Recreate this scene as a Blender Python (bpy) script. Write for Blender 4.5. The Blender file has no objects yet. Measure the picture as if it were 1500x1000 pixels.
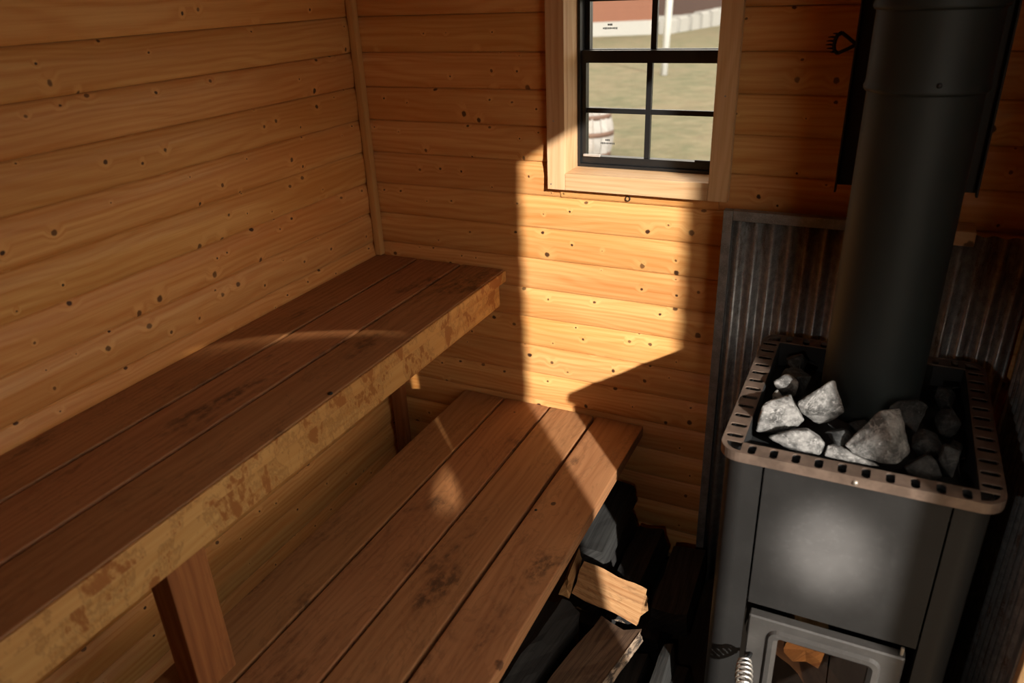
import bpy, bmesh, math, random
from mathutils import Vector, Matrix, noise

scene = bpy.context.scene
COL = scene.collection

# ------------------------------------------------------------------ camera
CAM = Vector((1.38883, -1.86144, 1.64940))
cam_data = bpy.data.cameras.new('camera')
cam_data.sensor_width = 36.0
cam_data.lens = 1107.8 / 1500 * 36.0
cam_data.clip_start = 0.02
cam_data.clip_end = 300
cam_data.dof.use_dof = True
cam_data.dof.focus_distance = 1.95
cam_data.dof.aperture_fstop = 3.0
cam = bpy.data.objects.new('camera', cam_data)
COL.objects.link(cam)
_r = Vector((0.90107142, 0.43201056, -0.03790997))
_d = Vector((0.15344529, -0.39936623, -0.90385904))
_f = Vector((-0.40561661, 0.80862444, -0.42614748))
cam.matrix_world = Matrix(((_r.x, -_d.x, -_f.x, CAM.x), (_r.y, -_d.y, -_f.y, CAM.y),
                           (_r.z, -_d.z, -_f.z, CAM.z), (0, 0, 0, 1)))
scene.camera = cam

# ------------------------------------------------------------------ light
scene.view_settings.view_transform = 'Standard'
scene.view_settings.look = 'None'
scene.view_settings.exposure = 0.0
scene.view_settings.gamma = 1.0
scene.view_settings.use_curve_mapping = False
scene.cycles.use_denoising = True
scene.cycles.max_bounces = 8
scene.cycles.diffuse_bounces = 5
scene.cycles.glossy_bounces = 3
scene.cycles.transparent_max_bounces = 12
scene.cycles.sample_clamp_indirect = 6.0
scene.cycles.caustics_reflective = False
scene.cycles.caustics_refractive = False

world = bpy.data.worlds.new('sky')
scene.world = world
world.use_nodes = True
bg = world.node_tree.nodes['Background']
bg.inputs['Color'].default_value = (1.0, 0.90, 0.77, 1)
bg.inputs['Strength'].default_value = 3.2

SUN_DIR = Vector((-0.88, 1.0, -0.545)).normalized()
sun_data = bpy.data.lights.new('sun', 'SUN')
sun_data.energy = 8.3
sun_data.color = (1.0, 0.955, 0.89)
sun_data.angle = math.radians(0.85)
sun = bpy.data.objects.new('sun', sun_data)
COL.objects.link(sun)
sun.rotation_euler = SUN_DIR.to_track_quat('-Z', 'Y').to_euler()
sun.location = (6, -6, 5)

XR = 1.728          # inner face of the right wall
YF = -2.45          # inner face of the front wall
ZC = 2.15           # ceiling
DOOR = (-1.469, -0.745, 2.011)      # doorway in the right wall: y0, y1, head


def portal(name, loc, rot, sx, sy):
    d = bpy.data.lights.new(name, 'AREA')
    d.shape = 'RECTANGLE'
    d.size, d.size_y = sx, sy
    d.cycles.is_portal = True
    o = bpy.data.objects.new(name, d)
    COL.objects.link(o)
    o.location = loc
    o.rotation_euler = rot
    return o


portal('door_portal', (XR + 0.075, (DOOR[0] + DOOR[1]) / 2, DOOR[2] / 2), (0, math.pi / 2, 0), DOOR[2], DOOR[1] - DOOR[0])
portal('window_portal', (0.829, 0.16, 1.475), (-math.pi / 2, 0, 0), 0.36, 0.56)


def beam(name, loc, target, energy, cone, color, mask, blend=0.3, soft=0.004):
    """an added spot lamp with a shaped beam, standing in for a reflected sun glint"""
    d = bpy.data.lights.new(name, 'SPOT')
    d.energy = energy
    d.spot_size = cone
    d.spot_blend = blend
    d.shadow_soft_size = soft
    d.color = color
    o = bpy.data.objects.new(name, d)
    COL.objects.link(o)
    o.location = loc
    o.rotation_euler = (Vector(target) - Vector(loc)).to_track_quat('-Z', 'Y').to_euler()
    if mask:
        d.use_nodes = True
        nt = d.node_tree
        N, L = nt.nodes, nt.links
        em = next(n for n in N if n.type == 'EMISSION')
        tc = N.new('ShaderNodeTexCoord')
        sp = N.new('ShaderNodeSeparateXYZ')
        L.new(tc.outputs['Normal'], sp.inputs[0])

        def m(op, a, b=None, c=None):
            n = N.new('ShaderNodeMath')
            n.operation = op
            for i, v in enumerate((a, b, c)):
                if v is None:
                    continue
                if isinstance(v, (int, float)):
                    n.inputs[i].default_value = v
                else:
                    L.new(v, n.inputs[i])
            return n.outputs[0]
        az = m('ABSOLUTE', sp.outputs[2])
        u = m('DIVIDE', sp.outputs[0], az)
        v = m('DIVIDE', sp.outputs[1], az)
        L.new(mask(m, u, v), em.inputs['Strength'])
    return o


# the round glow on the stove front: a bright core with a wide weak skirt


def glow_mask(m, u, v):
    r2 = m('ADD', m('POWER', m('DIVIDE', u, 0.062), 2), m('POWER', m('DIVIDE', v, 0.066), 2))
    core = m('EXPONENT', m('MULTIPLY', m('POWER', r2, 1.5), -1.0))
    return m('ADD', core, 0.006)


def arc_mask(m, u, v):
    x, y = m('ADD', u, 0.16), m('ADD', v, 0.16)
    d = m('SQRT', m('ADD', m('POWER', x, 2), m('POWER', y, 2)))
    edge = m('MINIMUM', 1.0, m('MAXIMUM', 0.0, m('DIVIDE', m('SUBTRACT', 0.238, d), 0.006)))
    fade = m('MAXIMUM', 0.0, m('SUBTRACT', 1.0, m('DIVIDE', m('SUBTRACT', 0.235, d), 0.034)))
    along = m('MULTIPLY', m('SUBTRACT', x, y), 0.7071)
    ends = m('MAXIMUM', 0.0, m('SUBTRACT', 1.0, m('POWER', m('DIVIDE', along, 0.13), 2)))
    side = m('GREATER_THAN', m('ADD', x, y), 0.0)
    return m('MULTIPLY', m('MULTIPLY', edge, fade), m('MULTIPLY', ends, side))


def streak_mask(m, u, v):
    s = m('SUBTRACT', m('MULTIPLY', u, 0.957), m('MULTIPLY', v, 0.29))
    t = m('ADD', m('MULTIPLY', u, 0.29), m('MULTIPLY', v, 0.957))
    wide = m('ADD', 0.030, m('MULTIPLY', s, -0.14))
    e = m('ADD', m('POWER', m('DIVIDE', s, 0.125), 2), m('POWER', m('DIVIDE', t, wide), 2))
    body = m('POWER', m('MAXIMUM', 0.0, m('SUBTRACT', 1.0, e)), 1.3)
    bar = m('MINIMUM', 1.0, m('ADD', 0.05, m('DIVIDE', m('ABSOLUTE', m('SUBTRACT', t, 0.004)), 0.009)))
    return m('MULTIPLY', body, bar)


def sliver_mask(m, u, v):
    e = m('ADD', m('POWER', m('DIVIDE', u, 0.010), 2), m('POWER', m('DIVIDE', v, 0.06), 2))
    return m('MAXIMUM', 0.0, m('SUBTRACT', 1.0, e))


beam('added_stove_glow', (1.27, -1.72, 1.32), (1.408, -0.65, 0.690), 760.0, math.radians(46), (1.0, 0.93, 0.86), glow_mask, 0.6)  # added lamp without a source in the room: glow on the stove front
beam('added_bench_arc', (1.34, -0.42, 1.55), (0.165, -0.60, 0.90), 75.0, math.radians(26), (1.0, 0.84, 0.6), arc_mask, 0.3, 0.008)  # added lamp standing in for an arc of reflected sun on the high bench
beam('added_bench_streak', (0.83, -0.03, 1.33), (0.49, -0.49, 0.468), 60.0, math.radians(16), (1.0, 0.86, 0.62), streak_mask, 0.3, 0.014)  # added lamp for the double streak on the low bench, source unseen
beam('added_wall_sliver', (1.05, -0.95, 0.62), (0.085, 0.0, 0.455), 90.0, math.radians(8), (1.0, 0.85, 0.6), sliver_mask)  # added lamp for the sliver on the back wall, source unseen


# ------------------------------------------------------------------ materials
class NT:
    def __init__(self, name):
        self.mat = bpy.data.materials.new(name)
        self.mat.use_nodes = True
        self.nt = self.mat.node_tree
        self.p = self.nt.nodes['Principled BSDF']
        self.out = self.nt.nodes['Material Output']

    def n(self, t, **kw):
        nd = self.nt.nodes.new(t)
        for k, v in kw.items():
            setattr(nd, k, v)
        return nd

    def set(self, sock, v):
        if isinstance(v, bpy.types.NodeSocket):
            self.nt.links.new(v, sock)
        elif isinstance(v, tuple) and sock.type == 'RGBA':
            sock.default_value = (*v, 1) if len(v) == 3 else v
        else:
            sock.default_value = v

    def m(self, op, *a, clamp=False):
        nd = self.n('ShaderNodeMath', operation=op, use_clamp=clamp)
        for i, v in enumerate(a):
            self.set(nd.inputs[i], v)
        return nd.outputs[0]

    def mix(self, f, a, b, blend='MIX'):
        nd = self.n('ShaderNodeMix', data_type='RGBA', blend_type=blend)
        self.set(nd.inputs[0], f)
        self.set(nd.inputs[6], a)
        self.set(nd.inputs[7], b)
        return nd.outputs[2]

    def step(self, v, lo, hi, a=0.0, b=1.0):
        nd = self.n('ShaderNodeMapRange', interpolation_type='SMOOTHSTEP')
        self.set(nd.inputs[0], v)
        self.set(nd.inputs[1], lo)
        self.set(nd.inputs[2], hi)
        self.set(nd.inputs[3], a)
        self.set(nd.inputs[4], b)
        return nd.outputs[0]

    def noise(self, vec, scale=5.0, detail=3.0, rough=0.5, dist=0.0):
        nd = self.n('ShaderNodeTexNoise')
        self.set(nd.inputs['Vector'], vec)
        self.set(nd.inputs['Scale'], scale)
        self.set(nd.inputs['Detail'], detail)
        self.set(nd.inputs['Roughness'], rough)
        self.set(nd.inputs['Distortion'], dist)
        return nd.outputs[0]

    def xyz(self, x, y, z=0.0):
        nd = self.n('ShaderNodeCombineXYZ')
        for i, v in enumerate((x, y, z)):
            self.set(nd.inputs[i], v)
        return nd.outputs[0]

    def bump(self, h, strength=0.2, dist=0.002):
        nd = self.n('ShaderNodeBump')
        nd.inputs['Strength'].default_value = strength
        nd.inputs['Distance'].default_value = dist
        self.set(nd.inputs['Height'], h)
        self.set(self.p.inputs['Normal'], nd.outputs[0])

    def obj(self):
        return self.n('ShaderNodeTexCoord').outputs['Object']

    def rand(self):
        return self.n('ShaderNodeObjectInfo').outputs['Random']


def wood(name, light, dark, knot=(0.035, 0.012, 0.006), knots=0.5, knot_k=10.0, rough=0.55, stain=0.0,
         stain_col=(0.03, 0.014, 0.008), patch=None, spec=0.35, vary=0.16, fine=0.5, halo_amt=0.22):
    w = NT(name)
    co = w.n('ShaderNodeSeparateXYZ')
    w.set(co.inputs[0], w.obj())
    r = w.rand()
    u = w.m('ADD', co.outputs[0], w.m('MULTIPLY', r, 61.7))
    v = w.m('ADD', w.m('ADD', co.outputs[1], co.outputs[2]), w.m('MULTIPLY', r, 23.3))
    # knots
    vo = w.n('ShaderNodeTexVoronoi', voronoi_dimensions='2D', feature='F1')
    w.set(vo.inputs['Vector'], w.xyz(u, v))
    w.set(vo.inputs['Scale'], knot_k)
    vc = w.n('ShaderNodeSeparateColor')
    w.set(vc.inputs[0], vo.outputs['Color'])
    d = w.m('ADD', vo.outputs['Distance'], w.m('MULTIPLY', w.m('SUBTRACT', w.noise(w.xyz(u, v), 70, 3), 0.5), 0.11))
    has = w.m('LESS_THAN', vc.outputs[0], knots)
    size = w.m('ADD', 0.035, w.m('MULTIPLY', w.m('POWER', vc.outputs[1], 2.0), 0.095))
    kmask = w.m('MULTIPLY', has, w.step(d, size, w.m('MULTIPLY', size, 0.55)))
    halo = w.m('MULTIPLY', has, w.step(d, w.m('MULTIPLY', size, 4.0), size))
    # grain, bending around knots
    vv = w.m('ADD', v, w.m('MULTIPLY', halo, 0.012))
    warp = w.noise(w.xyz(w.m('MULTIPLY', u, 1.3), w.m('MULTIPLY', v, 7.0), r), 1.0, 2.0)
    bands = w.n('ShaderNodeTexWave', wave_type='BANDS', bands_direction='Y', wave_profile='SIN')
    w.set(bands.inputs['Vector'], w.xyz(w.m('MULTIPLY', u, 0.3), w.m('ADD', vv, w.m('MULTIPLY', warp, 0.16))))
    w.set(bands.inputs['Scale'], 17.0)
    w.set(bands.inputs['Distortion'], 3.0)
    w.set(bands.inputs['Detail'], 2.0)
    g1 = w.noise(w.xyz(w.m('MULTIPLY', u, 2.0), w.m('MULTIPLY', vv, 70.0), r), 1.0, 4.0, 0.6)
    g2 = w.noise(w.xyz(w.m('MULTIPLY', u, 9.0), w.m('MULTIPLY', vv, 420.0), r), 1.0, 2.0, 0.5)
    big = w.noise(w.xyz(w.m('MULTIPLY', u, 1.6), w.m('MULTIPLY', v, 9.0), r), 1.0, 3.0)
    g = w.m('ADD', w.m('MULTIPLY', w.m('POWER', bands.outputs['Fac'], 1.6), 0.32), w.m('MULTIPLY', w.step(g1, 0.35, 0.7), 0.40))
    g = w.m('ADD', g, w.m('MULTIPLY', w.step(g2, 0.4, 0.75), fine * 0.4), clamp=True)
    c = w.mix(g, light, dark)
    c = w.mix(w.step(big, 0.35, 0.72, 0.0, 0.45), c, tuple(x * y for x, y in zip(dark, (0.92, 0.85, 0.8))))
    if patch:
        # varnish worn away in blotches
        pn = w.noise(w.xyz(w.m('MULTIPLY', u, 17.0), w.m('MULTIPLY', v, 9.0), r), 1.0, 6.0, 0.68, 0.3)
        c = w.mix(w.step(pn, 0.53, 0.60), c, patch)
        pe = w.m('MULTIPLY', w.step(pn, 0.47, 0.505), w.step(pn, 0.55, 0.505))
        c = w.mix(w.m('MULTIPLY', pe, 0.35), c, tuple(x * 0.45 for x in patch))
    if stain:
        s1 = w.noise(w.xyz(w.m('MULTIPLY', u, 3.4), w.m('MULTIPLY', v, 9.0), r), 1.0, 5.0, 0.62, 0.5)
        s2 = w.noise(w.xyz(w.m('MULTIPLY', u, 30.0), w.m('MULTIPLY', v, 45.0), r), 1.0, 4.0, 0.7)
        sm = w.m('MULTIPLY', w.step(s1, 0.53, 0.68), w.step(s2, 0.34, 0.62))
        edge = w.m('MULTIPLY', w.step(s1, 0.495, 0.512), w.step(s1, 0.532, 0.514))
        sm = w.m('MAXIMUM', sm, w.m('MULTIPLY', edge, 0.25))
        c = w.mix(w.m('MULTIPLY', sm, stain), c, stain_col)
    c = w.mix(w.m('MULTIPLY', w.m('MULTIPLY', halo, halo_amt), w.m('SUBTRACT', 1.0, kmask)), c, tuple(min(1, x * 1.18) for x in light))
    c = w.mix(w.m('MULTIPLY', kmask, w.m('ADD', 0.70, w.m('MULTIPLY', vc.outputs[2], 0.28))), c, knot)
    hsv = w.n('ShaderNodeHueSaturation')
    w.set(hsv.inputs['Value'], w.m('ADD', 1.0 - vary / 2, w.m('MULTIPLY', w.m('FRACT', w.m('MULTIPLY', r, 17.31)), vary)))
    w.set(hsv.inputs['Hue'], w.m('ADD', 0.497, w.m('MULTIPLY', w.m('FRACT', w.m('MULTIPLY', r, 7.13)), 0.007)))
    w.set(hsv.inputs['Color'], c)
    w.set(w.p.inputs['Base Color'], hsv.outputs[0])
    w.set(w.p.inputs['Roughness'], w.m('ADD', rough, w.m('MULTIPLY', g, 0.15)))
    w.p.inputs['Specular IOR Level'].default_value = spec
    w.bump(w.m('ADD', w.m('MULTIPLY', g1, 0.5), w.m('MULTIPLY', g2, 0.5)), 0.22, 0.0015)
    return w.mat


def metal(name, col, rough=0.5, metallic=0.0, mottle=0.25, mscale=14.0, rust=None, rust_lo=0.55, speck=0.0, spec=0.5, bump=0.05):
    w = NT(name)
    o = w.obj()
    n1 = w.noise(o, mscale, 5.0, 0.6)
    n2 = w.noise(o, mscale * 11, 3.0, 0.6)
    c = w.mix(w.m('MULTIPLY', w.step(n1, 0.35, 0.7), mottle), col, tuple(x * 1.9 for x in col))
    if speck:
        c = w.mix(w.m('MULTIPLY', w.step(n2, 0.56, 0.66), speck), c, tuple(min(1, x * 2.4 + 0.02) for x in col))
    if rust:
        sp = w.n('ShaderNodeSeparateXYZ')
        w.set(sp.inputs[0], o)
        rn = w.noise(w.xyz(w.m('MULTIPLY', sp.outputs[0], 30.0), w.m('MULTIPLY', sp.outputs[1], 30.0), w.m('MULTIPLY', sp.outputs[2], 5.0)), 1.0, 6.0, 0.72)
        rm = w.m('MULTIPLY', w.step(rn, rust_lo, rust_lo + 0.1), w.step(n2, 0.36, 0.55))
        c = w.mix(rm, c, rust)
        w.set(w.p.inputs['Metallic'], w.m('MULTIPLY', metallic, w.m('SUBTRACT', 1.0, w.m('MULTIPLY', rm, 0.9))))
        w.set(w.p.inputs['Roughness'], w.m('ADD', rough, w.m('MULTIPLY', rm, 0.35)))
    else:
        w.p.inputs['Metallic'].default_value = metallic
        w.set(w.p.inputs['Roughness'], w.m('ADD', rough - 0.06, w.m('MULTIPLY', n1, 0.12)))
    w.set(w.p.inputs['Base Color'], c)
    w.p.inputs['Specular IOR Level'].default_value = spec
    if bump:
        w.bump(n2, bump, 0.001)
    return w.mat


def plain(name, col, rough=0.6, metallic=0.0, spec=0.4):
    w = NT(name)
    o = w.obj()
    n = w.noise(o, 25.0, 3.0)
    w.set(w.p.inputs['Base Color'], w.mix(w.m('MULTIPLY', n, 0.3), col, tuple(x * 0.75 for x in col)))
    w.p.inputs['Roughness'].default_value = rough
    w.p.inputs['Metallic'].default_value = metallic
    w.p.inputs['Specular IOR Level'].default_value = spec
    return w.mat


def stone_mat(name, col):
    w = NT(name)
    o = w.obj()
    r = w.rand()
    vv = w.n('ShaderNodeVectorMath', operation='ADD')
    w.set(vv.inputs[0], o)
    w.set(vv.inputs[1], w.xyz(w.m('MULTIPLY', r, 9.0), r, r))
    o = vv.outputs[0]
    a = w.noise(o, 28.0, 6.0, 0.7)
    b = w.noise(o, 170.0, 4.0, 0.7)
    e = w.noise(o, 14.0, 4.0, 0.6, 1.5)
    c = w.mix(w.step(a, 0.35, 0.65), tuple(x * 0.30 for x in col), tuple(x * 1.3 for x in col))
    c = w.mix(w.m('MULTIPLY', w.step(b, 0.55, 0.7), 0.7), c, tuple(min(1, x * 2.1) for x in col))
    c = w.mix(w.m('MULTIPLY', w.step(b, 0.45, 0.3), 0.7), c, tuple(x * 0.25 for x in col))
    vein = w.m('MULTIPLY', w.step(e, 0.485, 0.5), w.step(e, 0.52, 0.505))
    c = w.mix(w.m('MULTIPLY', vein, 0.45), c, tuple(min(1, x * 2.2) for x in col))
    w.set(w.p.inputs['Base Color'], c)
    w.p.inputs['Roughness'].default_value = 0.85
    w.p.inputs['Specular IOR Level'].default_value = 0.25
    w.bump(w.m('ADD', a, w.m('MULTIPLY', b, 0.6)), 0.6, 0.004)
    return w.mat


def glass_mat(name, tint=(1, 1, 1), refl=0.08):
    w = NT(name)
    t = w.n('ShaderNodeBsdfTransparent')
    t.inputs[0].default_value = (*tint, 1)
    gl = w.n('ShaderNodeBsdfGlossy')
    gl.inputs['Roughness'].default_value = 0.02
    fr = w.n('ShaderNodeLayerWeight')
    fr.inputs[0].default_value = 0.25
    mx = w.n('ShaderNodeMixShader')
    w.set(mx.inputs[0], w.m('ADD', refl * 0.4, w.m('MULTIPLY', fr.outputs['Fresnel'], refl)))
    w.nt.links.new(t.outputs[0], mx.inputs[1])
    w.nt.links.new(gl.outputs[0], mx.inputs[2])
    w.nt.links.new(mx.outputs[0], w.out.inputs['Surface'])
    return w.mat


def bark_mat(name):
    w = NT(name)
    sp = w.n('ShaderNodeSeparateXYZ')
    w.set(sp.inputs[0], w.obj())
    vec = w.xyz(w.m('MULTIPLY', sp.outputs[0], 28.0), w.m('MULTIPLY', sp.outputs[1], 90.0), w.m('MULTIPLY', sp.outputs[2], 90.0))
    a = w.noise(vec, 1.0, 5.0, 0.7, 0.4)
    c = w.mix(w.step(a, 0.38, 0.62), (0.025, 0.016, 0.011), (0.34, 0.24, 0.16))
    w.set(w.p.inputs['Base Color'], c)
    w.p.inputs['Roughness'].default_value = 0.9
    w.bump(a, 0.9, 0.008)
    return w.mat


def grass_mat(name):
    w = NT(name)
    o = w.obj()
    a = w.noise(o, 1.1, 6.0, 0.7)
    b = w.noise(o, 3.2, 7.0, 0.75)
    c = w.mix(w.step(a, 0.35, 0.65), (0.110, 0.084, 0.042), (0.060, 0.064, 0.024))
    c = w.mix(w.step(b, 0.38, 0.66, 0.0, 0.8), c, (0.145, 0.12, 0.065))
    w.set(w.p.inputs['Base Color'], c)
    w.p.inputs['Roughness'].default_value = 0.95
    w.bump(b, 0.7, 0.05)
    return w.mat


def siding_mat(name, col):
    w = NT(name)
    sp = w.n('ShaderNodeSeparateXYZ')
    w.set(sp.inputs[0], w.obj())
    fr = w.m('FRACT', w.m('MULTIPLY', sp.outputs[2], 5.5))
    line = w.step(fr, 0.86, 0.98)
    n = w.noise(w.obj(), 1.5, 4.0)
    c = w.mix(w.m('MULTIPLY', n, 0.5), col, tuple(x * 0.7 for x in col))
    c = w.mix(w.m('MULTIPLY', line, 0.35), c, tuple(x * 0.5 for x in col))
    w.set(w.p.inputs['Base Color'], c)
    w.p.inputs['Roughness'].default_value = 0.8
    w.bump(fr, 0.4, 0.03)
    return w.mat


M = {}
M['pine'] = wood('pine_panelling', (0.72, 0.405, 0.150), (0.53, 0.200, 0.042), knots=0.60, knot_k=13.5, rough=0.40, spec=0.45)
M['trim'] = wood('pine_trim', (0.62, 0.36, 0.14), (0.46, 0.23, 0.075), knots=0.06, rough=0.55)
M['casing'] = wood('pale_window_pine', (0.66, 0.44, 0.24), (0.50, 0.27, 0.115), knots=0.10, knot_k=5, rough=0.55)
M['bench'] = wood('bench_wood', (0.39, 0.19, 0.083), (0.245, 0.104, 0.042), knots=0.16, knot_k=6.0, rough=0.5, stain=0.75, vary=0.2)
M['fascia'] = wood('worn_bench_edge', (0.58, 0.34, 0.125), (0.46, 0.225, 0.065), knots=0.05, knot_k=4.0, rough=0.55, patch=(0.30, 0.115, 0.030))
M['post'] = wood('bench_post_wood', (0.36, 0.145, 0.045), (0.17, 0.055, 0.016), knots=0.08, knot_k=5.0, rough=0.6, stain=0.4)
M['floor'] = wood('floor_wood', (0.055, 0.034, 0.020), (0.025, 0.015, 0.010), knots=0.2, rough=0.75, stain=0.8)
M['ceiling'] = M['pine']
M['outer'] = plain('cladding_back', (0.25, 0.14, 0.07), 0.8)
M['black_frame'] = plain('black_window_metal', (0.012, 0.012, 0.012), 0.35)
M['latch'] = plain('latch_metal', (0.45, 0.42, 0.38), 0.45, 0.3)
M['pane'] = glass_mat('window_glass', (0.97, 0.98, 0.97), 0.10)
M['ink'] = plain('glass_stamp_ink', (0.03, 0.03, 0.03), 0.7)
M['stove'] = metal('stove_paint', (0.0135, 0.0128, 0.0120), 0.55, 0.0, 0.30, 9.0, speck=0.06, spec=0.3)
M['stove_dark'] = metal('stove_core', (0.008, 0.008, 0.008), 0.7, 0.0, 0.2)
M['rim'] = metal('heated_steel', (0.125, 0.088, 0.066), 0.45, 0.45, 0.8, 20.0)
M['door'] = metal('stove_door_paint', (0.040, 0.037, 0.034), 0.38, 0.0, 0.3, 12.0, speck=0.12, spec=0.6)
M['chrome'] = plain('spring_steel', (0.70, 0.68, 0.64), 0.3, 0.9)
M['stove_glass'] = glass_mat('sooty_glass', (0.78, 0.70, 0.62), 0.30)
M['pipe'] = metal('pipe_paint', (0.013, 0.017, 0.0165), 0.58, 0.0, 0.25, 6.0, spec=0.35)
M['shield'] = metal('black_shield', (0.006, 0.006, 0.007), 0.6, 0.0, 0.2)
M['iron'] = metal('black_iron', (0.010, 0.010, 0.010), 0.45, 0.2, 0.2, 40.0)
M['zinc'] = metal('weathered_zinc', (0.22, 0.225, 0.225), 0.40, 0.55, 0.7, 60.0, rust=(0.085, 0.042, 0.022), rust_lo=0.53, speck=0.8, bump=0.12)
M['zinc_frame'] = metal('dull_zinc_trim', (0.17, 0.17, 0.168), 0.5, 0.45, 0.6, 40.0, speck=0.5, bump=0.12)
M['stone'] = stone_mat('sauna_stone', (0.19, 0.182, 0.17))
M['stone_shaded'] = stone_mat('shaded_sauna_stone', (0.032, 0.032, 0.031))  # darker copy for stones out of the sun: their shade is in the colour
M['log'] = wood('split_firewood', (0.46, 0.27, 0.115), (0.27, 0.125, 0.045), knots=0.05, rough=0.8, fine=1.4, stain=0.95, stain_col=(0.02, 0.012, 0.008))
M['log_brown'] = wood('brown_firewood', (0.13, 0.075, 0.042), (0.045, 0.024, 0.013), knots=0.05, rough=0.85, fine=1.2, stain=0.6)
M['log_grey'] = wood('grey_firewood', (0.034, 0.033, 0.030), (0.010, 0.009, 0.008), knots=0.0, rough=0.9, fine=1.4)
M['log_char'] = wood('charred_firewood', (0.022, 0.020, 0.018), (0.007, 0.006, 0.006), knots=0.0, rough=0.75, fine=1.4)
M['bark'] = bark_mat('bark')
M['grass'] = grass_mat('lawn')
M['white_paint'] = plain('white_paint', (0.55, 0.54, 0.52), 0.55)
M['white_wall'] = plain('whitewashed_concrete', (0.26, 0.25, 0.23), 0.85)
M['red'] = siding_mat('red_siding', (0.155, 0.058, 0.030))
M['brown'] = siding_mat('brown_siding', (0.045, 0.022, 0.015))
M['roof'] = plain('dark_roofing', (0.05, 0.045, 0.04), 0.8)
M['stave'] = wood('weathered_stave', (0.30, 0.28, 0.265), (0.19, 0.175, 0.16), knots=0.0, rough=0.85)
M['hoop'] = metal('rusty_hoop', (0.09, 0.05, 0.035), 0.7, 0.3, 0.5, 20.0)
M['screw'] = plain('steel_screw', (0.40, 0.36, 0.30), 0.4, 0.7)


# ------------------------------------------------------------------ builders
def link(name, data, parent=None, loc=(0, 0, 0), rot=None):
    o = bpy.data.objects.new(name, data)
    COL.objects.link(o)
    if parent is not None:
        o.parent = parent
        pl = Vector(parent.location)
        q = parent
        while q.parent is not None:
            q = q.parent
            pl = pl + Vector(q.location)
        o.location = Vector(loc) - pl
    else:
        o.location = loc
    if rot is not None:
        o.rotation_euler = rot
    return o


def tag(o, label=None, cat=None, group=None, kind=None):
    for k, v in (('label', label), ('category', cat), ('group', group), ('kind', kind)):
        if v:
            o[k] = v
    return o


def thing(name, loc, label, cat, group=None):
    return tag(link(name, None, None, loc), label, cat, group)


def structure(name, loc=(0, 0, 0)):
    return tag(link(name, None, None, loc), kind='structure')


def mesh_of(name, bm, mat, smooth=False):
    bmesh.ops.recalc_face_normals(bm, faces=bm.faces)
    me = bpy.data.meshes.new(name)
    bm.to_mesh(me)
    bm.free()
    if mat is not None:
        me.materials.append(mat)
    if smooth:
        for p in me.polygons:
            p.use_smooth = True
    return me


def add_box(bm, c, s):
    r = bmesh.ops.create_cube(bm, size=1.0)
    for v in r['verts']:
        v.co = Vector((c[0] + v.co.x * s[0], c[1] + v.co.y * s[1], c[2] + v.co.z * s[2]))
    return r['verts']


_cache = {}


def box_mesh(name, s, mat, bev):
    key = (tuple(round(x, 5) for x in s), mat.name, bev)
    if key not in _cache:
        bm = bmesh.new()
        add_box(bm, (0, 0, 0), s)
        if bev:
            bmesh.ops.bevel(bm, geom=list(bm.edges), offset=bev, segments=2, affect='EDGES', profile=0.6)
        _cache[key] = mesh_of(name, bm, mat)
    return _cache[key]


AX = {'X': (0, 0, 0), 'Y': (0, 0, math.pi / 2), 'Z': (0, -math.pi / 2, 0)}


def box(name, lo, hi, mat, parent=None, axis='X', bev=0.002):
    """a squared piece given by its world corners; 'axis' is the direction of its grain"""
    s = [hi[i] - lo[i] for i in range(3)]
    c = [(hi[i] + lo[i]) / 2 for i in range(3)]
    ls = {'X': (s[0], s[1], s[2]), 'Y': (s[1], s[0], s[2]), 'Z': (s[2], s[1], s[0])}[axis]
    return link(name, box_mesh(name, ls, mat, bev), parent, c, AX[axis])


def solid(o, t, offset=0.0):
    md = o.modifiers.new('thickness', 'SOLIDIFY')
    md.thickness = t
    md.offset = offset
    return o


def tube_mesh(name, pts, rad, mat, seg=10, closed=False):
    bm = bmesh.new()
    pts = [Vector(p) for p in pts]
    n = len(pts)
    rings = []
    prev = None
    for i, p in enumerate(pts):
        t = (pts[min(i + 1, n - 1)] - pts[max(i - 1, 0)]).normalized()
        if prev is None:
            a = t.orthogonal().normalized()
        else:
            a = (prev - t * prev.dot(t)).normalized()
        prev = a
        b = t.cross(a)
        r = rad[i] if isinstance(rad, (list, tuple)) else rad
        rings.append([bm.verts.new(p + (a * math.cos(k * 2 * math.pi / seg) + b * math.sin(k * 2 * math.pi / seg)) * r) for k in range(seg)])
    for i in range(n - 1):
        for k in range(seg):
            bm.faces.new((rings[i][k], rings[i][(k + 1) % seg], rings[i + 1][(k + 1) % seg], rings[i + 1][k]))
    bm.faces.new(rings[0][::-1])
    bm.faces.new(rings[-1])
    return mesh_of(name, bm, mat, True)


def lathe_mesh(name, prof, mat, seg=48, smooth=True):
    """prof: list of (r, z); closed top and bottom by the first and last radius"""
    bm = bmesh.new()
    rings = []
    for r, z in prof:
        rings.append([bm.verts.new((r * math.cos(k * 2 * math.pi / seg), r * math.sin(k * 2 * math.pi / seg), z)) for k in range(seg)])
    for i in range(len(prof) - 1):
        for k in range(seg):
            bm.faces.new((rings[i][k], rings[i][(k + 1) % seg], rings[i + 1][(k + 1) % seg], rings[i + 1][k]))
    return mesh_of(name, bm, mat, smooth)


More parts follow.
